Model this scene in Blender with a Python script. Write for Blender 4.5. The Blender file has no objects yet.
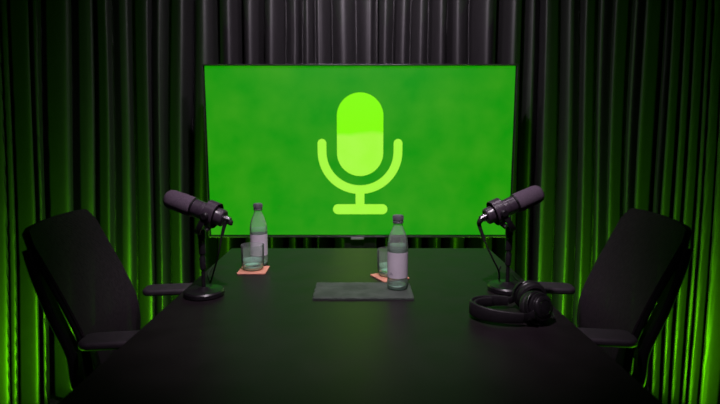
import bpy, bmesh, math, random
from mathutils import Vector, Matrix, noise
random.seed(7)
R = math.radians
SC = bpy.context.scene
COL = SC.collection

# ------------------------------------------------------------------ camera
cam_d = bpy.data.cameras.new('camera'); cam = bpy.data.objects.new('camera', cam_d); COL.objects.link(cam)
cam_d.sensor_width = 36; cam_d.lens = 25.0; cam_d.clip_start = .02
cam.location = (0, 0, 1.2)
cam.rotation_euler = (R(90) - math.atan(68/500), 0, 0)
SC.camera = cam
cam_d.dof.use_dof = True; cam_d.dof.focus_distance = 1.6; cam_d.dof.aperture_fstop = 2.8

# ------------------------------------------------------------------ world, exposure
w = bpy.data.worlds.new('world'); SC.world = w; w.use_nodes = True
w.node_tree.nodes['Background'].inputs[0].default_value = (.8, .6, .9, 1)
w.node_tree.nodes['Background'].inputs[1].default_value = .004
SC.view_settings.view_transform = 'Standard'; SC.view_settings.look = 'None'
SC.view_settings.gamma = 1; SC.view_settings.use_curve_mapping = False
SC.view_settings.exposure = 0.0

# ------------------------------------------------------------------ lamps (power, colour)
TABLE_W, TABLE_C = 88.0, (1, .86, .98)      # track spot on the ceiling, aimed at the middle of the table
WASH_W, WASH_C = 5.5, (1, .86, 1)           # ceiling downlights in front of the curtain
GREEN_C = (.16, 1, .0)
# (x, y, power, aim x, aim y, aim z)
UPLIGHTS = [(-1.20, 1.42, 17, -1.40, 2.15, 1.0), (-.96, 2.06, 3.2, -1.15, 2.5, 1.0),
            (1.20, 1.42, 20, 1.42, 2.1, 1.0), (.96, 2.06, 3.2, 1.15, 2.5, 1.0)]
DOWNLIGHTS = [(-.22, 1.75), (.22, 1.75)]

# ------------------------------------------------------------------ materials
def mat(name, col, rough=.5, metal=0, spec=.5, **kw):
    m = bpy.data.materials.new(name); m.use_nodes = True
    b = m.node_tree.nodes['Principled BSDF']
    b.inputs['Base Color'].default_value = (*col, 1); b.inputs['Roughness'].default_value = rough
    b.inputs['Metallic'].default_value = metal; b.inputs['Specular IOR Level'].default_value = spec
    for k, v in kw.items():
        b.inputs[k.replace('_', ' ')].default_value = v
    return m
def nd(m, t): return m.node_tree.nodes.new(t)
def lk(m, a, b): m.node_tree.links.new(a, b)
def bsdf(m): return m.node_tree.nodes['Principled BSDF']
def noisy(m, c1, c2, scale=8, detail=4, bump=0, bscale=None, stretch=None, rough=None):
    tc = nd(m, 'ShaderNodeTexCoord'); mp = nd(m, 'ShaderNodeMapping'); lk(m, tc.outputs['Object'], mp.inputs[0])
    if stretch: mp.inputs['Scale'].default_value = stretch
    n = nd(m, 'ShaderNodeTexNoise'); n.inputs['Scale'].default_value = scale; n.inputs['Detail'].default_value = detail
    lk(m, mp.outputs[0], n.inputs['Vector'])
    r = nd(m, 'ShaderNodeValToRGB'); r.color_ramp.elements[0].color = (*c1, 1); r.color_ramp.elements[1].color = (*c2, 1)
    r.color_ramp.elements[0].position = .35; r.color_ramp.elements[1].position = .65
    lk(m, n.outputs['Fac'], r.inputs[0]); lk(m, r.outputs[0], bsdf(m).inputs['Base Color'])
    if rough:
        mr = nd(m, 'ShaderNodeMapRange'); mr.inputs['To Min'].default_value = rough[0]; mr.inputs['To Max'].default_value = rough[1]
        lk(m, n.outputs['Fac'], mr.inputs['Value']); lk(m, mr.outputs[0], bsdf(m).inputs['Roughness'])
    if bump:
        n2 = nd(m, 'ShaderNodeTexNoise'); n2.inputs['Scale'].default_value = bscale or scale*6; n2.inputs['Detail'].default_value = 3
        lk(m, mp.outputs[0], n2.inputs['Vector'])
        bp = nd(m, 'ShaderNodeBump'); bp.inputs['Strength'].default_value = bump; bp.inputs['Distance'].default_value = .002
        lk(m, n2.outputs['Fac'], bp.inputs['Height']); lk(m, bp.outputs[0], bsdf(m).inputs['Normal'])
    return m
M_CURT = noisy(mat('curtain_satin', (.1, .09, .1), .56, spec=1.0), (.0075, .0062, .0075), (.011, .009, .011), 30, bump=.03, bscale=300)
M_TABLE = noisy(mat('table_laminate', (.01, .01, .01), .3, spec=.24), (.0145, .0098, .0128), (.0185, .0130, .0165), 14, rough=(.38, .46), bump=.05, bscale=250)
M_TABEDGE = noisy(mat('table_edge', (.01, .01, .01), .5), (.008, .007, .008), (.012, .011, .012), 20)
M_FLOOR = noisy(mat('carpet', (.02, .02, .02), .95, spec=.1), (.012, .011, .013), (.03, .027, .03), 60, bump=.5, bscale=500)
M_WALL = noisy(mat('wall_paint', (.05, .05, .05), .9, spec=.1), (.045, .042, .046), (.055, .05, .056), 4)
M_CEIL = noisy(mat('ceiling_paint', (.05, .05, .05), .9, spec=.1), (.04, .038, .042), (.05, .046, .052), 4)
M_BLKMET = noisy(mat('black_metal', (.02, .018, .02), .38, spec=.5), (.011, .0085, .0115), (.017, .0135, .018), 60, rough=(.30, .42))
M_MICBODY = noisy(mat('mic_coating', (.03, .03, .03), .3, spec=.8), (.05, .034, .052), (.064, .045, .066), 120, bump=.1, bscale=900)
M_FOAM = noisy(mat('mic_foam', (.08, .06, .08), .95, spec=.15), (.13, .094, .132), (.17, .125, .172), 300, bump=.8, bscale=700)
M_CHROME = noisy(mat('nickel', (.6, .58, .62), .25, 1), (.55, .53, .57), (.65, .62, .66), 90)
M_RUBBER = noisy(mat('black_rubber', (.015, .013, .015), .55), (.014, .012, .014), (.02, .017, .02), 80)
M_PAD = noisy(mat('leatherette', (.02, .018, .02), .5), (.013, .010, .013), (.019, .015, .0195), 90, bump=.3, bscale=300)
M_CHFR = noisy(mat('chair_plastic', (.012, .01, .012), .5), (.010, .009, .011), (.015, .013, .016), 40, bump=.1, bscale=500)
M_ARM = noisy(mat('arm_pad', (.05, .04, .05), .6), (.038, .028, .038), (.048, .035, .048), 50, bump=.15, bscale=400)
M_SEAT = noisy(mat('seat_fabric', (.03, .025, .03), .95, spec=.1), (.03, .024, .03), (.045, .036, .046), 150, bump=.5, bscale=900)
M_CAP = noisy(mat('cap_grey', (.1, .1, .11), .4), (.13, .125, .145), (.17, .165, .185), 60)
M_SLATE = noisy(mat('slate', (.1, .1, .1), .7, spec=.3), (.058, .072, .061), (.092, .112, .095), 22, 6, bump=.7, bscale=70)
M_CORK = noisy(mat('coaster_felt', (.7, .3, .2), .9, spec=.1), (.78, .33, .22), (.85, .40, .28), 90, bump=.4, bscale=600)
M_LABELP = noisy(mat('label_paper', (.5, .45, .5), .7), (.74, .66, .75), (.82, .74, .83), 25)
M_PRINT = noisy(mat('label_print', (.12, .1, .14), .7), (.16, .13, .19), (.24, .2, .27), 60)
M_BEZEL = noisy(mat('tv_bezel', (.02, .02, .02), .35), (.018, .018, .018), (.026, .024, .026), 50)
M_TRIM = noisy(mat('tv_metal_trim', (.25, .24, .25), .35, .8), (.08, .075, .08), (.11, .10, .11), 50)
M_TAB = noisy(mat('tv_badge', (.4, .38, .42), .4, .3), (.26, .23, .27), (.34, .3, .35), 60)

# chair mesh cloth: woven, slightly see-through
M_MESH = noisy(mat('chair_mesh', (.03, .024, .03), .9, spec=.15), (.048, .032, .046), (.060, .040, .057), 80)
def weave(m, clear):
    nt = m.node_tree; out = nt.nodes['Material Output']
    tr = nd(m, 'ShaderNodeBsdfTransparent'); mx = nd(m, 'ShaderNodeMixShader')
    tc = nd(m, 'ShaderNodeTexCoord'); wv = nd(m, 'ShaderNodeTexWave'); wv.bands_direction = 'Z'
    wv.inputs['Scale'].default_value = 70; wv.inputs['Distortion'].default_value = .6
    lk(m, tc.outputs['Object'], wv.inputs['Vector'])
    mr = nd(m, 'ShaderNodeMapRange'); mr.inputs['To Min'].default_value = clear*.4; mr.inputs['To Max'].default_value = clear*1.6
    lk(m, wv.outputs['Fac'], mr.inputs['Value']); lk(m, mr.outputs[0], mx.inputs[0])
    lk(m, bsdf(m).outputs[0], mx.inputs[1]); lk(m, tr.outputs[0], mx.inputs[2]); lk(m, mx.outputs[0], out.inputs[0])
    bp = nd(m, 'ShaderNodeBump'); bp.inputs['Strength'].default_value = .4; bp.inputs['Distance'].default_value = .002
    lk(m, wv.outputs['Fac'], bp.inputs['Height']); lk(m, bp.outputs[0], bsdf(m).inputs['Normal'])
weave(M_MESH, .10)

def glass(name, col, rough=.0, ior=1.48):
    m = mat(name, col, rough, 0, .5); b = bsdf(m)
    b.inputs['Transmission Weight'].default_value = 1; b.inputs['IOR'].default_value = ior
    # thin procedural variation in the roughness, as on washed glass
    n = nd(m, 'ShaderNodeTexNoise'); n.inputs['Scale'].default_value = 40
    mr = nd(m, 'ShaderNodeMapRange'); mr.inputs['To Min'].default_value = rough; mr.inputs['To Max'].default_value = rough + .04
    lk(m, n.outputs['Fac'], mr.inputs['Value']); lk(m, mr.outputs[0], b.inputs['Roughness'])
    return m
def thin_glass(name, tint, edge, ior=1.5, glint_fill=.0):
    """clear thin-walled glass: tinted see-through, mirror-like by Fresnel, pale diffuse mixed in, more at the edges, to stand in for glints"""
    m = bpy.data.materials.new(name); m.use_nodes = True; nt = m.node_tree; nt.nodes.remove(bsdf(m))
    tr = nd(m, 'ShaderNodeBsdfTransparent'); gl = nd(m, 'ShaderNodeBsdfGlossy'); di = nd(m, 'ShaderNodeBsdfDiffuse')
    n = nd(m, 'ShaderNodeTexNoise'); n.inputs['Scale'].default_value = 60
    rp = nd(m, 'ShaderNodeValToRGB'); rp.color_ramp.elements[0].color = (*[c*.93 for c in tint], 1); rp.color_ramp.elements[1].color = (*tint, 1)
    lk(m, n.outputs['Fac'], rp.inputs[0]); lk(m, rp.outputs[0], tr.inputs[0])
    gl.inputs['Roughness'].default_value = .10; di.inputs['Color'].default_value = (*edge, 1)
    fr = nd(m, 'ShaderNodeFresnel'); fr.inputs['IOR'].default_value = ior
    lw = nd(m, 'ShaderNodeLayerWeight'); lw.inputs['Blend'].default_value = .10
    mu = nd(m, 'ShaderNodeMath'); mu.operation = 'MULTIPLY_ADD'; mu.inputs[1].default_value = .45; mu.inputs[2].default_value = glint_fill; lk(m, lw.outputs['Facing'], mu.inputs[0])  # pale diffuse share imitates lit rims and overall brightness of the glass
    m1 = nd(m, 'ShaderNodeMixShader'); lk(m, mu.outputs[0], m1.inputs[0]); lk(m, tr.outputs[0], m1.inputs[1]); lk(m, di.outputs[0], m1.inputs[2])
    m2 = nd(m, 'ShaderNodeMixShader'); lk(m, fr.outputs[0], m2.inputs[0]); lk(m, m1.outputs[0], m2.inputs[1]); lk(m, gl.outputs[0], m2.inputs[2])
    lk(m, m2.outputs[0], nt.nodes['Material Output'].inputs[0]); return m
M_GLASS = thin_glass('bottle_glass', (.97, 1, .98), (.95, 1, .96), 1.08, .09)
M_TUMB = thin_glass('tumbler_glass', (.97, 1, .98), (.92, 1, .95), 1.08, .05)
M_WATER = thin_glass('water', (.93, 1, .96), (.6, .95, .78), 1.05, .13)  # its diffuse share replaces the brightness that refraction would bring
M_BASE = glass('thick_glass_base', (.62, .95, .78)); bsdf(M_BASE).inputs['Transmission Weight'].default_value = .2  # mostly diffuse pale teal, standing in for glints in the thick glass
def emis(name, c1, c2, scale, strength=1.0, split=None):
    m = bpy.data.materials.new(name); m.use_nodes = True
    b = bsdf(m); b.inputs['Base Color'].default_value = (.01, .01, .01, 1); b.inputs['Roughness'].default_value = .5
    b.inputs['Specular IOR Level'].default_value = .2
    tc = nd(m, 'ShaderNodeTexCoord'); n = nd(m, 'ShaderNodeTexNoise'); n.inputs['Scale'].default_value = scale; n.inputs['Detail'].default_value = 5
    lk(m, tc.outputs['Object'], n.inputs['Vector'])
    r = nd(m, 'ShaderNodeValToRGB'); r.color_ramp.elements[0].color = (*c1, 1); r.color_ramp.elements[1].color = (*c2, 1)
    r.color_ramp.elements[0].position = .3; r.color_ramp.elements[1].position = .75
    lk(m, n.outputs['Fac'], r.inputs[0]); src = r.outputs[0]
    if split:   # (height, colour above): two tones inside the picture shown on the screen
        z, ctop = split
        sp = nd(m, 'ShaderNodeSeparateXYZ'); lk(m, tc.outputs['Object'], sp.inputs[0])
        a = nd(m, 'ShaderNodeMath'); a.operation = 'MULTIPLY_ADD'; a.inputs[1].default_value = .05; lk(m, n.outputs['Fac'], a.inputs[0]); lk(m, sp.outputs['Z'], a.inputs[2])
        mr = nd(m, 'ShaderNodeMapRange'); mr.inputs['From Min'].default_value = z + .015; mr.inputs['From Max'].default_value = z + .035
        lk(m, a.outputs[0], mr.inputs['Value'])
        mx = nd(m, 'ShaderNodeMix'); mx.data_type = 'RGBA'; lk(m, mr.outputs[0], mx.inputs[0]); lk(m, src, mx.inputs[6]); mx.inputs[7].default_value = (*ctop, 1); src = mx.outputs[2]
    lk(m, src, b.inputs['Emission Color']); b.inputs['Emission Strength'].default_value = strength
    return m
M_SCREEN = emis('screen_green', (.001, .29, .0), (.034, .33, .005), 6.5)
M_ICON = emis('icon_lime', (.36, .96, .04), (.42, .97, .075), 6, 1.0, (1.20, (.23, .98, .0)))
M_LAMP = emis('lamp_diffuser', (1, .9, 1), (.95, .85, .95), 3, 2.0)
M_LED = emis('led_green', (.15, 1, 0), (.2, 1, 0), 3, .6)

# ------------------------------------------------------------------ mesh helpers
def link(name, bm, m, parent=None, smooth=True, bevel=None, sub=0, auto=True):
    me = bpy.data.meshes.new(name); bmesh.ops.recalc_face_normals(bm, faces=bm.faces)
    for f in bm.faces: f.smooth = smooth
    if smooth and auto:
        for e in bm.edges:
            if len(e.link_faces) == 2 and e.calc_face_angle(0) > R(38): e.smooth = False
    bm.to_mesh(me); bm.free()
    o = bpy.data.objects.new(name, me); COL.objects.link(o); me.materials.append(m)
    if parent: o.parent = parent
    if bevel:
        b = o.modifiers.new('bevel', 'BEVEL'); b.width = bevel; b.segments = 3; b.limit_method = 'ANGLE'; b.angle_limit = R(40)
    if sub:
        s = o.modifiers.new('sub', 'SUBSURF'); s.levels = sub; s.render_levels = sub
    return o
def B(): return bmesh.new()
def box(bm, c, s, mtx=None):
    r = bmesh.ops.create_cube(bm, size=1); vs = r['verts']
    for v in vs: v.co = Vector((v.co.x*s[0]+c[0], v.co.y*s[1]+c[1], v.co.z*s[2]+c[2]))
    if mtx: bmesh.ops.transform(bm, matrix=mtx, verts=vs)
    return vs
def lathe(bm, prof, mtx=None, n=48, close=False):
    """profile of (r, z) turned round the local Z axis; r=0 ends are closed to a point"""
    rings = []
    for (r, z) in prof:
        if r < 1e-6: rings.append([bm.verts.new((0, 0, z))])
        else: rings.append([bm.verts.new((r*math.cos(2*math.pi*i/n), r*math.sin(2*math.pi*i/n), z)) for i in range(n)])
    prs = list(zip(rings, rings[1:]))
    if close: prs.append((rings[-1], rings[0]))
    for a, b in prs:
        for i in range(n):
            j = (i+1) % n
            if len(a) == 1 and len(b) == 1: continue
            if len(a) == 1: bm.faces.new((a[0], b[j], b[i]))
            elif len(b) == 1: bm.faces.new((a[i], a[j], b[0]))
            else: bm.faces.new((a[i], a[j], b[j], b[i]))
    vs = [v for r in rings for v in r]
    if mtx: bmesh.ops.transform(bm, matrix=mtx, verts=vs)
    return vs
def spline(pts, k=8):
    P = [Vector(p) for p in pts]; out = []
    for i in range(len(P)-1):
        p0 = P[max(i-1, 0)]; p1 = P[i]; p2 = P[i+1]; p3 = P[min(i+2, len(P)-1)]
        for j in range(k):
            t = j/k
            out.append(.5*((2*p1)+(p2-p0)*t+(2*p0-5*p1+4*p2-p3)*t*t+(3*p1-p0-3*p2+p3)*t**3))
    out.append(P[-1]); return out
def tube(bm, pts, rad, n=10, cap=True):
    """round tube through points; rad a number or one per point"""
    P = [Vector(p) for p in pts]; rings = []; up = None
    for i, p in enumerate(P):
        t = (P[min(i+1, len(P)-1)] - P[max(i-1, 0)]).normalized()
        if up is None: up = t.orthogonal().normalized()
        up = (up - t*up.dot(t)).normalized(); sd = t.cross(up)
        r = rad[i] if hasattr(rad, '__len__') else rad
        rings.append([bm.verts.new(p + (up*math.cos(2*math.pi*k/n) + sd*math.sin(2*math.pi*k/n))*r) for k in range(n)])
    for a, b in zip(rings, rings[1:]):
        for k in range(n): bm.faces.new((a[k], a[(k+1) % n], b[(k+1) % n], b[k]))
    if cap: bm.faces.new(rings[0][::-1]); bm.faces.new(rings[-1])
def ribbon(bm, pts, ups, wid, thk):
    """rectangular section swept along pts, ups = direction of the width"""
    P = [Vector(p) for p in pts]; rings = []
    for i, p in enumerate(P):
        t = (P[min(i+1, len(P)-1)] - P[max(i-1, 0)]).normalized(); u = Vector(ups[i]) if isinstance(ups, list) else Vector(ups)
        u = (u - t*u.dot(t)).normalized(); s = t.cross(u)
        W = wid[i] if hasattr(wid, '__len__') else wid
        q = []
        for a, b in ((-1, -.6), (-.8, -1), (.8, -1), (1, -.6), (1, .6), (.8, 1), (-.8, 1), (-1, .6)):
            q.append(bm.verts.new(p + u*a*W/2 + s*b*thk/2))
        rings.append(q)
    for a, b in zip(rings, rings[1:]):
        for k in range(8): bm.faces.new((a[k], a[(k+1) % 8], b[(k+1) % 8], b[k]))
    bm.faces.new(rings[0][::-1]); bm.faces.new(rings[-1])
def rrect(wd, ht, r, n=6):
    out = []
    for cx, cy, a0 in ((wd/2-r, ht/2-r, 0), (-wd/2+r, ht/2-r, 90), (-wd/2+r, -ht/2+r, 180), (wd/2-r, -ht/2+r, 270)):
        for i in range(n+1):
            a = R(a0 + 90*i/n); out.append((cx + r*math.cos(a), cy + r*math.sin(a)))
    return out
def prism(bm, outline, t, mtx=None):
    """outline (x, y) extruded 0..t in local z"""
    a = [bm.verts.new((x, y, 0)) for x, y in outline]; b = [bm.verts.new((x, y, t)) for x, y in outline]; n = len(a)
    bm.faces.new(a[::-1]); bm.faces.new(b)
    for i in range(n): bm.faces.new((a[i], a[(i+1) % n], b[(i+1) % n], b[i]))
    if mtx: bmesh.ops.transform(bm, matrix=mtx, verts=a+b)
def frame_z(p, d, up=(0, 0, 1)):
    """matrix whose local Z looks along d, at p"""
    z = Vector(d).normalized(); x = Vector(up).cross(z)
    if x.length < 1e-4: x = Vector((1, 0, 0))
    x.normalize(); y = z.cross(x)
    return Matrix(((x.x, y.x, z.x, p[0]), (x.y, y.y, z.y, p[1]), (x.z, y.z, z.z, p[2]), (0, 0, 0, 1)))
def thing(name, label, cat, loc=(0, 0, 0), rz=0, group=None):
    o = bpy.data.objects.new(name, None); COL.objects.link(o); o.empty_display_size = .05
    o.location = loc; o.rotation_euler = (0, 0, rz); return tag(o, label, cat, group)
def tag(o, label, cat, group=None):
    o['label'] = label; o['category'] = cat
    if group: o['group'] = group
    return o
def struct(name, bm, m, label, cat):
    o = link(name, bm, m, smooth=False); o['kind'] = 'structure'; tag(o, label, cat); return o
def area(name, loc, size, power, col, aim, parent=None, spread=180):
    l = bpy.data.lights.new(name, 'AREA'); l.shape = 'DISK'; l.size = size; l.energy = power; l.color = col; l.spread = R(spread)
    o = bpy.data.objects.new(name, l); COL.objects.link(o); o.location = loc
    d = Vector(aim) - Vector(loc)
    o.rotation_euler = d.to_track_quat('-Z', 'Y').to_euler()
    if parent: o.parent = parent; o.location = Vector(loc) - parent.location
    return o

# ------------------------------------------------------------------ room
HW, YB, YF, HC = 2.0, 2.85, -1.3, 2.7
def slab(name, c, s, m, label, cat):
    bm = B(); box(bm, c, s); return struct(name, bm, m, label, cat)
slab('floor', (0, (YB+YF)/2, -.05), (2*HW+.2, YB-YF+.2, .1), M_FLOOR, 'dark carpeted floor of the studio', 'floor')
slab('ceiling', (0, (YB+YF)/2, HC+.05), (2*HW+.2, YB-YF+.2, .1), M_CEIL, 'dark studio ceiling above the table', 'ceiling')
slab('wall_back', (0, YB+.05, HC/2), (2*HW, .1, HC), M_WALL, 'dark wall hidden behind the curtains and the television', 'wall')
slab('wall_front', (0, YF-.05, HC/2), (2*HW, .1, HC), M_WALL, 'dark wall on the camera side of the room', 'wall')
slab('wall_left', (-HW-.05, (YB+YF)/2, HC/2), (.1, YB-YF, HC), M_WALL, 'dark wall behind the curtain on the left', 'wall')
slab('wall_right', (HW+.05, (YB+YF)/2, HC/2), (.1, YB-YF, HC), M_WALL, 'dark wall behind the curtain on the right', 'wall')

# ------------------------------------------------------------------ curtains: one long path, side - corner - back - corner - side
XS, YC, RC = 1.62, 1.57, 1.05            # side plane, corner centre y, corner radius -> back plane at YC+RC
SIDE = YC + 1.0; ARC = RC*math.pi/2; BACK = 2*(XS-RC); TOT = 2*SIDE + 2*ARC + BACK
DEEP = .15
def path(s):
    """point and room-facing normal at arc length s"""
    if s < SIDE: return Vector((-XS, -1.0+s, 0)), Vector((1, 0, 0))
    s -= SIDE
    if s < ARC:
        a = math.pi - s/RC; c = Vector((-XS+RC, YC, 0)); d = Vector((math.cos(a), math.sin(a), 0)); return c+d*RC, -d
    s -= ARC
    if s < BACK: return Vector((-XS+RC+s, YC+RC, 0)), Vector((0, -1, 0))
    s -= BACK
    if s < ARC:
        a = math.pi/2 - s/RC; c = Vector((XS-RC, YC, 0)); d = Vector((math.cos(a), math.sin(a), 0)); return c+d*RC, -d
    s -= ARC
    return Vector((XS, YC-s, 0)), Vector((-1, 0, 0))
def s_of(u):
    """arc length where the sight line through horizontal photo position u (at eye height) crosses the curtain"""
    t = (u-360)/504.6; best = None
    for i in range(int(TOT/.004)):
        p, n = path(i*.004); p = p + n*DEEP
        if p.y > .3:
            e = abs(p.x/p.y - t)
            if best is None or e < best[0]: best = (e, i*.004)
    return best[1]
# fold crests: photo column at eye height, width factor, depth factor
CR = [(3, .8, .8), (14, .6, .7), (29, .9, 1), (42, .7, .8), (69, 1.2, 1.1), (94, .9, .8), (109, 1.1, 1.1), (131, .7, .6), (149, 1.3, 1.1), (163, .5, .5), (182, 1.0, 1),
      (202, .8, .7), (228, 1.1, 1), (249, 1, .9), (271, 1, 1), (293, .8, .7), (307, .9, 1), (319, .8, .8), (344, 1.7, 1), (371, .8, .6), (387, .8, 1.1), (404, .7, .7),
      (420, 1, .9), (439, .9, 1), (458, .8, .7), (486, 1, 1), (511, 1.1, 1.1), (529, .6, .5), (543, 1.2, 1.1), (566, .7, .6), (584, 1.2, 1.1), (597, .5, .5), (613, 1, 1), (628, .6, .6),
      (642, 1.2, 1.1), (657, .7, .6), (668, 1, 1), (679, .9, .9), (689, .8, .9), (699, .8, .8), (708, .8, .9), (717, .8, .8)]
crest = [(s_of(u), wf, df) for u, wf, df in CR]
s = crest[0][0] - .08
while s > 0: crest.append((s, random.uniform(.7, 1.2), random.uniform(.7, 1.1))); s -= random.uniform(.07, .11)
s = max(c[0] for c in crest[:len(CR)]) + .08
while s < TOT: crest.append((s, random.uniform(.7, 1.2), random.uniform(.7, 1.1))); s += random.uniform(.07, .11)
crest.sort()
import bisect
CS = [c[0] for c in crest]
def fold(s, z):
    """pleats: narrow rounded crests, V-shaped valleys between neighbouring crests"""
    q0 = max(-1.5, min(1.5, s-TOT/2)); s = s + (.045 if q0 < 0 else .022)*q0*(z-1.2)
    s = s + .006*math.sin(5.1*s+z*1.3) + .005*math.sin(s*11+z*2.9)
    i = bisect.bisect(CS, s)
    if i == 0 or i == len(CS): return 0
    a, b = crest[i-1], crest[i]; gap = b[0]-a[0]
    t = (s-a[0])/gap; k = a if t < .5 else b; q = 2*min(t, 1-t)
    h = DEEP*(.35 + .65*min(1, k[2])**1.5); fl = min(1, gap/.10)**.5
    top = .004*k[1]/max(gap/2, .01); q = max(0, (q-top*.35)/(1-top*.35))
    return DEEP*(1-fl)*.3 + h*(1-q**(1.7+.25*k[1]))
def curtain(s0, s1, label):
    bm = B(); step = .0055; n = int((s1-s0)/step); NZ = 44; zs = [.02+2.61*k/NZ for k in range(NZ+1)]; cols = []
    for i in range(n+1):
        s = s0 + (s1-s0)*i/n; p, nm = path(s)
        cols.append([bm.verts.new((p.x+nm.x*fold(s, z), p.y+nm.y*fold(s, z), z)) for z in zs])
    for a, b in zip(cols, cols[1:]):
        for k in range(NZ): bm.faces.new((a[k], b[k], b[k+1], a[k+1]))
    o = link('curtain', bm, M_CURT, auto=False)
    so = o.modifiers.new('cloth', 'SOLIDIFY'); so.thickness = .003; so.offset = 0
    return tag(o, label, 'curtain', None)
S_MEET = s_of(378)
c1 = curtain(0, S_MEET, 'dark pleated floor-length curtain covering the left side and the back wall left of the seam')
c2 = curtain(S_MEET+.006, TOT, 'dark pleated floor-length curtain covering the right side and the back wall right of the seam')
# ceiling track that carries both
bm = B(); pts = [path(TOT*i/160)[0] + Vector((0, 0, HC-.03)) for i in range(161)]
ribbon(bm, pts, (0, 0, 1), .06, .04)
tag(link('curtain_track', bm, M_BLKMET), 'black curved ceiling track from which the curtains hang', 'curtain track')

# ------------------------------------------------------------------ lamps
LP = Vector((0, .60, 2.40)); LD = (Vector((0, 1.46, .85)) - LP).normalized()
L = thing('track_spotlight', 'black cylindrical ceiling spotlight aimed at the middle of the table', 'lamp', (0, .60, HC))
F = frame_z(LP - Vector((0, .60, HC)), LD)
bm = B(); lathe(bm, [(0, -.12), (.04, -.12), (.045, -.115), (.045, .045), (.041, .045), (.038, .01), (0, .01)], F); link('lamp_shade', bm, M_BLKMET, L)
bm = B(); lathe(bm, [(0, 0), (.05, 0), (.05, -.02), (.012, -.03), (.008, -.04), (.008, -.27), (0, -.27)], n=24); link('mount', bm, M_BLKMET, L)
bm = B(); lathe(bm, [(0, .012), (.037, .012), (.037, .018), (0, .020)], F); link('lens', bm, M_LAMP, L)
sl = bpy.data.lights.new('spot_light', 'SPOT'); sl.energy = TABLE_W; sl.color = TABLE_C; sl.spot_size = R(56); sl.spot_blend = .9; sl.shadow_soft_size = .037
so_ = bpy.data.objects.new('spot_light', sl); COL.objects.link(so_); so_.parent = L; so_.location = LP + LD*.05 - Vector((0, .60, HC)); so_.rotation_euler = LD.to_track_quat('-Z', 'Y').to_euler()
for i, (x, y) in enumerate(DOWNLIGHTS):
    d = thing('downlight', ('black ceiling downlight above the left part of the television', 'black ceiling downlight above the right part of the television')[i], 'lamp', (x, y, HC-.09), group='ceiling downlights')
    bm = B(); lathe(bm, [(0, .09), (.045, .09), (.045, .0), (.04, -.003), (.036, 0), (.034, .03), (0, .03)]); link('housing', bm, M_BLKMET, d)
    bm = B(); lathe(bm, [(0, .02), (.033, .02), (.033, .012), (0, .010)]); link('lens', bm, M_LAMP, d)
    area('spot_light', (x, y, HC-.092), .06, WASH_W, WASH_C, (x, 2.46, 1.5), d, spread=100)
for i, (x, y, p, ax, ay, az) in enumerate(UPLIGHTS):
    d = thing('floor_uplight', ('green floor uplight at the left curtain corner, behind the left chair', 'green floor uplight at the curtain between left chair and television',
              'green floor uplight at the right curtain corner, behind the right chair', 'green floor uplight at the curtain between right chair and television')[i], 'lamp', (x, y, 0), group='green floor uplights')
    bm = B(); lathe(bm, [(0, 0), (.05, 0), (.052, .006), (.045, .012), (.04, .055), (.036, .06), (.033, .055), (0, .05)]); link('housing', bm, M_BLKMET, d)
    bm = B(); lathe(bm, [(0, .052), (.032, .055), (.032, .0585), (0, .0585)]); link('lens', bm, M_LED, d)
    area('uplight_light', (x, y, .064), .07, p, GREEN_C, (ax, ay, az), d, spread=150 if i in (0, 2) else 95)

# ------------------------------------------------------------------ television on a floor stand
TX, TY = 0, 2.35
tv = thing('television', 'large wall-sized television showing a lime microphone icon on bright green', 'television', (TX, TY, 0))
bm = B(); box(bm, (0, .022, 1.114), (1.44, .035, .804)); box(bm, (0, .05, 1.0), (1.0, .04, .4)); link('housing', bm, M_BEZEL, tv, bevel=.003)
bm = B()
for c, s_ in (((0, .0, 1.5135), (1.446, .012, .006)), ((0, 0, .7135), (1.446, .012, .007)), ((-.7205, 0, 1.1135), (.005, .012, .802)), ((.7205, 0, 1.1135), (.005, .012, .802))): box(bm, c, s_)
link('bezel_trim', bm, M_TRIM, tv, bevel=.001)
bm = B(); box(bm, (0, .002, 1.1155), (1.424, .003, .787)); link('screen', bm, M_SCREEN, tv, smooth=False)
rx = Matrix.Translation((0, -.0005, 0)) @ Matrix.Rotation(R(90), 4, 'X')
bm = B(); prism(bm, [(x+.0005, y+1.197) for x, y in rrect(.216, .386, .1079, 16)], .001, rx)
ic = link('microphone_icon', bm, M_ICON, tv, smooth=False)
bm = B(); cy_, ro, ri = 1.117, .198, .157
out = [(-ro, 1.157), (-ro, cy_)] + [(-ro*math.cos(R(a)), cy_-ro*math.sin(R(a))) for a in range(4, 180, 4)] + [(ro, cy_), (ro, 1.157)]
rm = (ro-ri)/2
out += [(ro-rm+rm*math.cos(R(a)), 1.157+rm*math.sin(R(a))) for a in range(15, 180, 15)]
inn = [(ri, 1.157), (ri, cy_)] + [(ri*math.cos(R(a)), cy_-ri*math.sin(R(a))) for a in range(4, 180, 4)] + [(-ri, cy_), (-ri, 1.157)]
inn += [(-ro+rm-rm*math.cos(R(180-a)), 1.157+rm*math.sin(R(a))) for a in range(15, 180, 15)]
prism(bm, out + inn, .001, rx)
bmesh.ops.triangulate(bm, faces=[f for f in bm.faces if len(f.verts) > 4])
prism(bm, [(-.021, .93), (-.021, .86), (.021, .86), (.021, .93)], .001, rx)
prism(bm, [(x+.001, y+.846) for x, y in rrect(.258, .048, .0235, 8)], .001, rx)
link('icon_bracket', bm, M_ICON, tv, smooth=False)
bm = B(); box(bm, (-.012, -.004, .706), (.062, .012, .011)); link('badge', bm, M_TAB, tv, bevel=.001)
bm = B(); box(bm, (0, .045, .5), (.16, .03, 1.0)); box(bm, (0, .02, .012), (.9, .34, .024)); link('floor_stand', bm, M_BLKMET, tv, bevel=.004)

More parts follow.
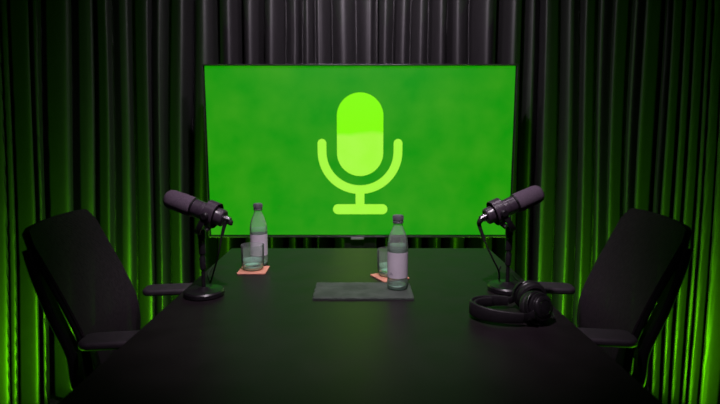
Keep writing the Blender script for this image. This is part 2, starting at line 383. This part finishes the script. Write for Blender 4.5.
# ------------------------------------------------------------------ table
TT = .74; TW = .523; Y0, Y1 = .12, 1.99
tb = thing('conference_table', 'long black conference table with a satin top leading to the television', 'table', (0, (Y0+Y1)/2, 0))
hl = (Y1-Y0)/2
bm = B(); prism(bm, rrect(2*TW, 2*hl, .012, 4), .028, Matrix.Translation((0, 0, TT-.028))); link('tabletop', bm, M_TABLE, tb, bevel=.0025)
for sx in (-1, 1):
    for sy in (-1, 1):
        bm = B(); box(bm, (sx*(TW-.10), sy*(hl-.12), .345), (.06, .06, .69)); box(bm, (sx*(TW-.10), sy*(hl-.12), .006), (.075, .075, .012))
        link('leg', bm, M_BLKMET, tb, bevel=.003)
bm = B()
for sx in (-1, 1): box(bm, (sx*(TW-.10), 0, .69), (.04, 2*hl-.3, .04))
for sy in (-1, 1): box(bm, (0, sy*(hl-.12), .69), (2*TW-.26, .04, .04))
link('under_frame', bm, M_BLKMET, tb, bevel=.002)

# ------------------------------------------------------------------ office chairs
def chair(loc, rz, label, far):
    t = thing('office_chair', label, 'chair', loc, rz, 'mesh office chairs at the table')
    def curve(v):       # v 0..1 bottom to top -> x, z of the back
        pr = [(-.262, .47), (-.252, .55), (-.262, .64), (-.298, .74), (-.346, .85), (-.394, .955)]
        f = v*(len(pr)-1); i = min(int(f), len(pr)-2); q = spline([pr[max(i-1, 0)]+(0,), pr[i]+(0,), pr[i+1]+(0,), pr[min(i+2, len(pr)-1)]+(0,)], 10)
        k = 10 + (f-i)*10; k0 = int(k); k1 = min(k0+1, len(q)-1); p = q[k0].lerp(q[k1], k-k0)
        return p.x, p.y
    def hw(v): return .222 - .012*v
    def surf(u, v, off=0):
        x, z = curve(v); x2, z2 = curve(min(v+.02, 1)) if v < .98 else curve(v); x1, z1 = curve(max(v-.02, 0))
        n = Vector((z2-z1, 0, -(x2-x1))).normalized()
        cx = .02*u*u - .008
        return Vector((x + cx, u*hw(v), z)) + n*off
    NU, NV = 20, 28
    def uv(i, j):       # square with rounded top corners
        u = -1+2*i/NU; v = j/NV
        vr = 1 - .075*max(0, (abs(u)-.84)/.16)**2.2 - .012*u*u
        vv = v*vr
        return u, vv
    def sheet(f_off, thk):
        bm = B(); g = [[bm.verts.new(surf(*uv(i, j), f_off)) for j in range(NV+1)] for i in range(NU+1)]
        h = [[bm.verts.new(surf(*uv(i, j), f_off-thk)) for j in range(NV+1)] for i in range(NU+1)]
        for i in range(NU):
            for j in range(NV):
                bm.faces.new((g[i][j], g[i+1][j], g[i+1][j+1], g[i][j+1])); bm.faces.new((h[i][j], h[i][j+1], h[i+1][j+1], h[i+1][j]))
        for i in range(NU):
            bm.faces.new((g[i][0], h[i][0], h[i+1][0], g[i+1][0])); bm.faces.new((g[i][NV], g[i+1][NV], h[i+1][NV], h[i][NV]))
        for j in range(NV):
            bm.faces.new((g[0][j], g[0][j+1], h[0][j+1], h[0][j])); bm.faces.new((g[NU][j], h[NU][j], h[NU][j+1], g[NU][j+1]))
        return bm
    link('backrest', sheet(0, .006), M_MESH, t)
    # perimeter frame and rear carrier
    SQ = .955
    uv0 = uv
    def uv(i, j):
        u, v = uv0(i, j); return u*SQ, v*.985
    loop = [surf(*uv(0, j), -.014) for j in range(0, NV+1)] + [surf(*uv(i, NV), -.014) for i in range(1, NU+1)] + [surf(*uv(NU, j), -.014) for j in range(NV-1, -1, -1)] + [surf(*uv(i, 0), -.014) for i in range(NU-1, 0, -1)]
    bm = B(); tube(bm, loop + [loop[0]], .010, 8, cap=False); bmesh.ops.remove_doubles(bm, verts=bm.verts, dist=1e-5); link('backrest_frame', bm, M_CHFR, t)
    for sy in (-1, 1):
        bm = B(); P = [Vector((-.16, sy*.05, .40)), Vector((-.27, sy*.09, .40)), Vector((-.30, sy*.17, .50)), surf(sy*.9, .35, -.05), surf(sy*.93, .6, -.05), surf(sy*.93, .8, -.035), surf(sy*.93, .9, -.02)]
        P = spline(P, 5); ribbon(bm, P, (0, 1, 0), .05, .022); link('back_support', bm, M_CHFR, t, bevel=.003)
    bm = B(); P = [surf(-.95+1.9*i/12, .3, -.045) for i in range(13)]; ribbon(bm, P, (0, 0, 1), .05, .014); link('lumbar_bar', bm, M_CHFR, t)
    # seat
    bm = B(); prism(bm, rrect(.46, .47, .07, 8), .05, Matrix.Translation((.01, 0, .42))); link('seat', bm, M_SEAT, t, bevel=.02)
    bm = B(); prism(bm, rrect(.42, .42, .06, 6), .03, Matrix.Translation((.01, 0, .388))); box(bm, (0, 0, .365), (.2, .14, .05)); link('seat_pan', bm, M_CHFR, t, bevel=.006)
    # arms
    for sy in (-1, 1):
        bm = B(); prism(bm, rrect(.28, .085, .03, 8), .022, Matrix.Translation((-.105+.02*sy*far, sy*.222, .638)))
        a = link('armrest', bm, M_ARM, t, bevel=.008)
        bm = B(); box(bm, (-.07, sy*.232, .53), (.05, .022, .215)); P = spline([(-.07, sy*.232, .43), (-.07, sy*.225, .385), (-.05, sy*.16, .372), (-.04, sy*.07, .37)], 6); ribbon(bm, P, (1, 0, 0), .05, .018)
        link('arm_post', bm, M_CHFR, a, bevel=.003)
    # gas column, five-star base with castors
    bm = B(); lathe(bm, [(0, .10), (.03, .10), (.03, .22), (.018, .222), (.018, .35), (0, .35)], n=24); link('gas_column', bm, M_BLKMET, t)
    bm = B(); lathe(bm, [(0, .075), (.04, .075), (.045, .09), (.04, .12), (0, .12)], n=24)
    for k in range(5):
        a = R(72*k+18); d = Vector((math.cos(a), math.sin(a), 0)); ribbon(bm, [d*.02+Vector((0, 0, .103)), d*.16+Vector((0, 0, .095)), d*.29+Vector((0, 0, .075))], Vector((-d.y, d.x, 0)), [.05, .04, .03], .025)
    st = link('star_base', bm, M_CHFR, t)
    for k in range(5):
        a = R(72*k+18); d = Vector((math.cos(a), math.sin(a), 0)); n = Vector((-d.y, d.x, 0)); c = d*.285 + Vector((0, 0, .03))
        bm = B()
        for q in (-.016, .016): lathe(bm, [(0, -.008), (.026, -.008), (.03, -.004), (.03, .004), (.026, .008), (0, .008)], frame_z(c+n*q, n), 20)
        tube(bm, [c, c+Vector((0, 0, .042))], .007, 8); link('castor', bm, M_RUBBER, st)
    return t
chair((-.515, 1.53, 0), R(8), 'black mesh office chair left of the table, its back leaning to the left', 1)
chair((.515, 1.55, 0), R(180-8), 'black mesh office chair right of the table, its back leaning to the right', -1)

# ------------------------------------------------------------------ microphones on desk stands
def cyl(bm, prof, c, d, n=40): lathe(bm, prof, frame_z(c, d), n)
def microphone(base, piv, d, side, label, cable):
    """base: stand foot on the table, piv: centre of the yoke ring, d: unit vector to the windscreen tip"""
    t = thing('desk_microphone', label, 'microphone', base, 0, 'microphones on round table stands')
    b0 = Vector(base); P = Vector(piv) - b0; d = Vector(d).normalized()
    bm = B(); lathe(bm, [(0, 0), (.054, 0), (.057, .003), (.057, .013), (.053, .0175), (.02, .019), (.014, .024), (.008, .026), (0, .026)], n=56); link('stand_base', bm, M_BLKMET, t)
    top = Vector((-side*.004 + 0, 0, P.z-.062))
    bm = B(); lathe(bm, [(0, .02), (.0055, .02), (.0055, top.z), (0, top.z)], n=20)
    po = link('stand_pole', bm, M_BLKMET, t)
    bm = B(); z = top.z
    lathe(bm, [(.0055, z-.10), (.0085, z-.097), (.0095, z-.065), (.0075, z-.062), (.0075, z-.055), (.010, z-.052), (.010, z-.005), (.007, z), (0, z)], n=24)
    link('clutch', bm, M_BLKMET, po)
    bm = B()
    lathe(bm, [(0, -.001), (.0062, -.001), (.0062, .003), (0, .003)], frame_z((0, -.0085, z-.018), (0, -1, 0)), 16)
    link('chrome_screw', bm, M_CHROME, po)['label'] = 'small shiny screw'
    bm = B(); box(bm, (0, -.0055, z-.135), (.003, .002, .022)); link('height_mark', bm, M_CHROME, po)['label'] = 'short bright stripe'
    # yoke: side arms from the ring down to the stand
    perp = Vector((d.y, -d.x, 0)).normalized(); down = d.cross(perp); down = down if down.z < 0 else -down
    bm = B(); hub = Vector((0, 0, z+.004))
    lathe(bm, [(0, -.012), (.011, -.012), (.012, .008), (.009, .014), (0, .014)], Matrix.Translation(hub), 24)
    for sg in (-1, 1):
        e = P + perp*sg*.041
        pts = spline([hub + Vector((0, 0, .006)), hub+perp*sg*.028+Vector((0, 0, .008)), hub.lerp(e, .45)+perp*sg*.022, e], 6)
        ribbon(bm, pts, d, .016, .005)
        lathe(bm, [(0, -.004), (.010, -.004), (.011, .004), (.008, .008), (0, .008)], frame_z(e, perp*sg), 20)
    link('yoke', bm, M_BLKMET, t)
    # body: capsule tube, vented slot section, wide ring, rear cup
    bm = B(); cyl(bm, [(0, -.040), (.021, -.040), (.0245, -.037), (.0245, -.014), (.0255, -.012), (.0255, .026), (.0245, .027), (.0245, .030), (.0255, .031), (.0255, .058), (.0235, .060), (0, .060)], P, d)
    body = link('body', bm, M_MICBODY, t)
    bm = B(); cyl(bm, [(.0365, -.0175), (.038, -.016), (.038, .012), (.0365, .0135), (.0345, .0135), (.0345, -.0175)], P, d, 56); 
    tube(bm, [P+perp*.0225, P+perp*.036], .006, 12); tube(bm, [P-perp*.0225, P-perp*.036], .006, 12); link('shock_ring', bm, M_MICBODY, t)
    bm = B(); cyl(bm, [(0, -.004), (.024, -.004), (.0343, .0), (.0343, .004), (0, .004)], P, d); link('ring_shade_disc', bm, M_RUBBER, body)  # dark disc standing in for the shade inside the hollow ring
    # foam windscreen, rounded nose
    pr = [(0, .056), (.0255, .056), (.0280, .059), (.0288, .064), (.0285, .09), (.0275, .124)]
    for a in range(10, 91, 10): pr.append((.0275*(.5*math.cos(R(a)) + .5*math.cos(R(a))**.4) if a < 90 else 0, .124+.020*math.sin(R(a))))
    bm = B(); cyl(bm, pr, P, d, 48); link('windscreen', bm, M_FOAM, t)['label'] = 'matte foam windscreen'
    bm = B(); cyl(bm, [(.0258, .0525), (.0284, .0535), (.0284, .0575), (.0258, .0585)], P, d, 40); link('collar', bm, M_BLKMET, body)
    # XLR plug at the tail
    q = P - d*.052 + Vector((0, -.004, 0)); tail = P - d*.038
    bm = B(); tube(bm, [tail, P-d*.058], [.0105, .0098], 18); tube(bm, [P-d*.045, P-d*.048], .0122, 18); con = link('plug', bm, M_CHROME, t); con['label'] = 'shiny metal cable plug'
    s0 = P - d*.052
    # moulded strain relief bending down, then the cable
    bm = B(); c = [Vector(k)-b0 for k in cable]
    pts = spline([s0, s0-d*.008+Vector((0, 0, -.006)), c[0], c[1]], 6); rr = [.0095-.0055*i/(len(pts)-1) for i in range(len(pts))]
    tube(bm, pts, rr, 12); link('strain_relief', bm, M_RUBBER, con)
    bm = B(); tube(bm, spline(c, 10), .0026, 8); link('cable', bm, M_RUBBER, t)
    return t
dl = Vector((-.93, .16, .31))
microphone((-.449, 1.392, TT), (-.418, 1.39, .977), dl, 1,
           'black studio microphone on a round stand left of the bottles, angled up to the left',
           [(-.376, 1.38, .955), (-.388, 1.378, .915), (-.402, 1.385, .86), (-.43, 1.43, .80), (-.452, 1.47, .758), (-.47, 1.52, .7432), (-.50, 1.6, .7428), (-.515, 1.7, .7428)])
dr = Vector((.92, .14, .385))
microphone((.437, 1.438, TT), (.402, 1.438, .977), dr, -1,
           'black studio microphone on a round stand behind the headphones, angled up to the right',
           [(.348, 1.435, .935), (.364, 1.43, .89), (.388, 1.43, .84), (.417, 1.46, .79), (.435, 1.52, .7432), (.46, 1.62, .7428), (.49, 1.7, .7428)])

# ------------------------------------------------------------------ slate tray
bm = B(); NX, NY = 46, 22; cxs = []
def tray_pt(i, j):
    u, v = i/NX, j/NY
    x = -.1335 + u*.285; y = 1.349 + v*.152
    ed = min(i, NX-i, j, NY-j)
    if ed == 0:
        x += random.uniform(-.0016, .0016); y += random.uniform(-.0016, .0016)
    return x, y
g = [[None]*(NY+1) for _ in range(NX+1)]; h = [[None]*(NY+1) for _ in range(NX+1)]
for i in range(NX+1):
    for j in range(NY+1):
        x, y = tray_pt(i, j); e = (i in (0, NX) or j in (0, NY))
        zt = .0065 + .0004*noise.noise(Vector((x*30, y*30, 0))) - (.0012+random.uniform(0, .0014) if e else 0)
        g[i][j] = bm.verts.new((x, y, TT+zt)); h[i][j] = bm.verts.new((x, y, TT+.0005))
for i in range(NX):
    for j in range(NY): bm.faces.new((g[i][j], g[i+1][j], g[i+1][j+1], g[i][j+1])); bm.faces.new((h[i][j], h[i][j+1], h[i+1][j+1], h[i+1][j]))
    bm.faces.new((g[i][0], h[i][0], h[i+1][0], g[i+1][0])); bm.faces.new((g[i][NY], g[i+1][NY], h[i+1][NY], h[i][NY]))
for j in range(NY): bm.faces.new((g[0][j], g[0][j+1], h[0][j+1], h[0][j])); bm.faces.new((g[NX][j], h[NX][j], h[NX][j+1], g[NX][j+1]))
tag(link('slate_tray', bm, M_SLATE), 'flat rectangular grey slate slab with chipped edges in front of the bottle', 'tray')

# ------------------------------------------------------------------ coasters
def coaster(c, rz, label):
    bm = B(); prism(bm, rrect(.095, .095, .006, 4), .004, Matrix.Translation((c[0], c[1], TT+.0003)) @ Matrix.Rotation(rz, 4, 'Z'))
    return tag(link('coaster', bm, M_CORK, bevel=.0008), label, 'coaster', 'salmon coasters')
coaster((-.361, 1.650), R(1), 'salmon square coaster under the left drinking glass, fully visible')
coaster((.096, 1.573), R(28), 'salmon coaster behind the bottle on the slate, mostly hidden')

# ------------------------------------------------------------------ tumblers
def tumbler(c, zb, label):
    t = thing('drinking_glass', label, 'glass', (c[0], c[1], zb), 0, 'water glasses on coasters')
    H = .086
    pr = [(0, 0), (.027, 0), (.031, .002), (.034, .008), (.0375, .022), (.0385, H-.001), (.0378, H), (.0370, H-.001), (.0360, .026), (.032, .016), (.026, .012), (0, .011)]
    bm = B(); lathe(bm, pr, n=64); link('glass_body', bm, M_TUMB, t)
    bm = B(); lathe(bm, [(0, .0005), (.026, .0006), (.0300, .003), (.0325, .009), (.0305, .0145), (.025, .0115), (0, .0105)], n=48); link('glass_base', bm, M_BASE, t)['label'] = 'thick sea-green bottom'
    bm = B(); lathe(bm, [(0, .012), (.0255, .013), (.0315, .0165), (.0350, .026), (.0355, .034), (0, .034)], n=48); link('water', bm, M_WATER, t)
    return t
tumbler((-.3635, 1.655), TT+.0045, 'short clear drinking glass on the left coaster in front of a bottle')
tumbler((.094, 1.583), TT+.0045, 'short clear drinking glass half hidden behind the bottle on the slate')

# ------------------------------------------------------------------ bottles
def bottle(c, zb, label, s=1.0):
    t = thing('water_bottle', label, 'bottle', (c[0], c[1], zb), 0, 'small glass water bottles')
    r0 = .0305
    outer = [(0, .004), (.012, .003), (.022, 0), (.0275, .001), (.030, .006), (r0, .012), (r0, .024), (.0298, .028), (.0298, .108), (r0, .112), (r0, .128), (.0295, .138), (.0275, .150), (.0225, .166), (.0165, .179), (.0138, .188), (.0128, .195), (.0128, .203)]
    inner = [(r-.0022 if r > .004 else 0, z+.004) for r, z in outer][::-1]
    inner[0] = (.0100, .203)
    prof = outer + inner[0:-1] + [(0, .008)]
    bm = B(); lathe(bm, [(a*s, b*s) for a, b in prof], n=56); link('glass_body', bm, M_GLASS, t)
    # water up to the shoulder
    lv = .131
    wp = [(0, .0085), (.0095, .0075), (.019, .0045)] + [(r-.0024, z+.004) for r, z in outer if .0 < z+.004 < lv and r > .025] + [(.0275, lv), (0, lv)]
    wp.sort(key=lambda q: (q[1] if q[0] > 0 else (-1 if q[1] < .05 else 9)))
    bm = B(); lathe(bm, [(a*s, b*s) for a, b in wp], n=48); link('water', bm, M_WATER, t)
    bm = B(); lathe(bm, [(a*s, b*s) for a, b in [(0, .0045), (.012, .0035), (.022, .0006), (.027, .0014), (.0293, .0062), (.0296, .011), (.026, .012), (.015, .009), (0, .008)]], n=20); link('glass_base', bm, M_BASE, t)['label'] = 'thick sea-green bottom'
    # paper label wrapped round the body
    bm = B(); lathe(bm, [(.0302*s, .036*s), (.0305*s, .036*s), (.0305*s, .112*s), (.0302*s, .112*s)], n=64, close=True); lb = link('paper_label', bm, M_LABELP, t)
    # faint print: ruled column of text lines and a small block, curved with the label
    bm = B()
    def patch(a0, a1, z0, z1, rr=.0307):
        n = max(2, int(abs(a1-a0)/6)); A = [R(a0+(a1-a0)*i/n) for i in range(n+1)]
        lo = [bm.verts.new((rr*s*math.sin(a), -rr*s*math.cos(a), z0*s)) for a in A]; hi = [bm.verts.new((rr*s*math.sin(a), -rr*s*math.cos(a), z1*s)) for a in A]
        for i in range(n): bm.faces.new((lo[i], lo[i+1], hi[i+1], hi[i]))
    patch(-52, -30, .046, .0475); patch(-52, -36, .0502, .0517)
    pr_ = link('print', bm, M_PRINT, lb); pr_.modifiers.new('ink', 'SOLIDIFY').thickness = .0001
    # ridged grey cap with tamper ring
    bm = B(); lathe(bm, [(a*s, b*s) for a, b in [(.0136, .1955), (.0152, .1955), (.0156, .197), (.0156, .2005), (.0146, .2015), (.0146, .2025), (.0156, .2035), (.016, .206), (.016, .216), (.015, .2185), (.012, .2195), (0, .2195)]], n=48)
    for k in range(36):
        a = R(10*k); box(bm, (0, 0, 0), (.0008*s, .0008*s, .010*s), Matrix.Translation((.0161*s*math.cos(a), .0161*s*math.sin(a), .210*s)))
    link('cap', bm, M_CAP, t)
    return t
bottle((.111, 1.438), TT+.0072, 'small clear water bottle with grey cap standing on the slate slab')
bottle((-.358, 1.735), TT+.0003, 'small clear water bottle with grey cap behind the left drinking glass')

# ------------------------------------------------------------------ headphones lying on the table
hp = thing('headphones', 'black over-ear headphones lying on the table in front of the right microphone', 'headphones', (.40, 1.26, TT))
o = Vector((.40, 1.26, TT))
def hpt(x, y, z): return Vector((x, y, z)) - o
bm = B(); band = []
for i in range(41):
    a = R(82 + 196*i/40)        # from the far end round the left to the near end
    band.append(hpt(.385 + .098*math.cos(a), 1.240 + .064*math.sin(a), TT + .0215 + .004*math.sin(R(180*i/40))))
ribbon(bm, band, (0, 0, 1), [.026 + .010*math.sin(math.pi*i/40) for i in range(41)], .009); link('headband', bm, M_PAD, hp, bevel=.0015)
bm = B(); inb = [p + (hpt(.385, 1.240, 0)-Vector((p.x, p.y, hpt(0, 0, 0).z))).normalized()*.0085 for p in band[6:35]]
for p, q in zip(inb, band[6:35]): p.z = q.z
ribbon(bm, inb, (0, 0, 1), .026, .009); link('headband_cushion', bm, M_PAD, hp, bevel=.002)
def cup(c, ax, end, name):
    ax = Vector(ax).normalized(); c = hpt(*c)
    F = frame_z(c, ax)
    bm = B(); pr = [(.020, -.026), (.030, -.029), (.037, -.026), (.0395, -.019), (.038, -.012), (.034, -.009), (.020, -.009)]
    lathe(bm, pr, F, 48, close=True); pad = link('ear_cushion', bm, M_PAD, hp)
    bm = B(); lathe(bm, [(0, -.012), (.036, -.010), (.0385, -.007), (.0385, -.001), (.036, .002), (.0345, .002), (.034, .006), (.0355, .008), (.0345, .012), (.030, .014), (.028, .0145), (.0275, .019), (.026, .021), (.019, .023), (.018, .0215), (.016, .0215), (.0155, .0235), (0, .025)], F, 56)
    hs = link('ear_cup', bm, M_BLKMET, hp)
    bm = B(); lathe(bm, [(.0380, -.0068), (.0386, -.0068), (.0386, -.0012), (.0380, -.0012)], F, 56, close=True)
    for k in range(44):
        a = R(360/44*k); box(bm, (0, 0, 0), (.0018, .0018, .005), F @ Matrix.Rotation(a, 4, 'Z') @ Matrix.Translation((.0389, 0, -.004)))
    link('grip_ring', bm, M_TRIM, hs)['label'] = 'ridged grey ring round the ear cup'
    bm = B(); lathe(bm, [(.0295, .0138), (.0305, .0150), (.0295, .0156), (.0285, .0150)], F, 48, close=True); lathe(bm, [(.0170, .0225), (.0178, .0236), (.017, .024), (.0162, .0236)], F, 40, close=True)
    link('highlight_ring', bm, M_CHROME, hs)['label'] = 'thin bright ring standing for the highlight on the cup'  # bright metal rings put where highlights run round the cup
    # fork from the headband end to the cup
    bm = B(); e = Vector(end); side = (e-c); side = (side-ax*side.dot(ax)).normalized()
    pts = spline([e, e.lerp(c+side*.042+ax*.004, .6), c+side*.040+ax*.010, c+side*.030+ax*.015], 6); ribbon(bm, pts, ax.cross(side), .018, .005)
    arc = [c + (side*math.cos(R(a)) + ax.cross(side)*math.sin(R(a)))*.0415 + ax*.004 for a in range(-80, 81, 8)]
    ribbon(bm, arc, ax, .008, .004); link('fork', bm, M_BLKMET, hp)
    bm = B(); box(bm, (0, 0, 0), (.006, .012, .003), frame_z(c+side*.034+ax*.0185, ax)); link('hinge_highlight', bm, M_CHROME, hs)['label'] = 'small bright plate standing for the highlight at the hinge'  # bright metal piece put in for the white highlight at the hinge
cup((.441, 1.198, TT+.0415), (.42, -.86, .28), band[-1], 'near')
cup((.452, 1.298, TT+.0415), (-.1, .97, .12), band[0], 'far')
bm = B(); tube(bm, spline([hpt(.484, 1.200, TT+.016), hpt(.492, 1.225, TT+.006), hpt(.506, 1.28, TT+.003), hpt(.512, 1.38, TT+.0028), hpt(.513, 1.47, TT+.0028), hpt(.505, 1.55, TT+.0028), hpt(.508, 1.62, TT+.0028)], 10), .0022, 8)
link('cable', bm, M_RUBBER, hp)

hp.location = (.394, 1.236, TT)
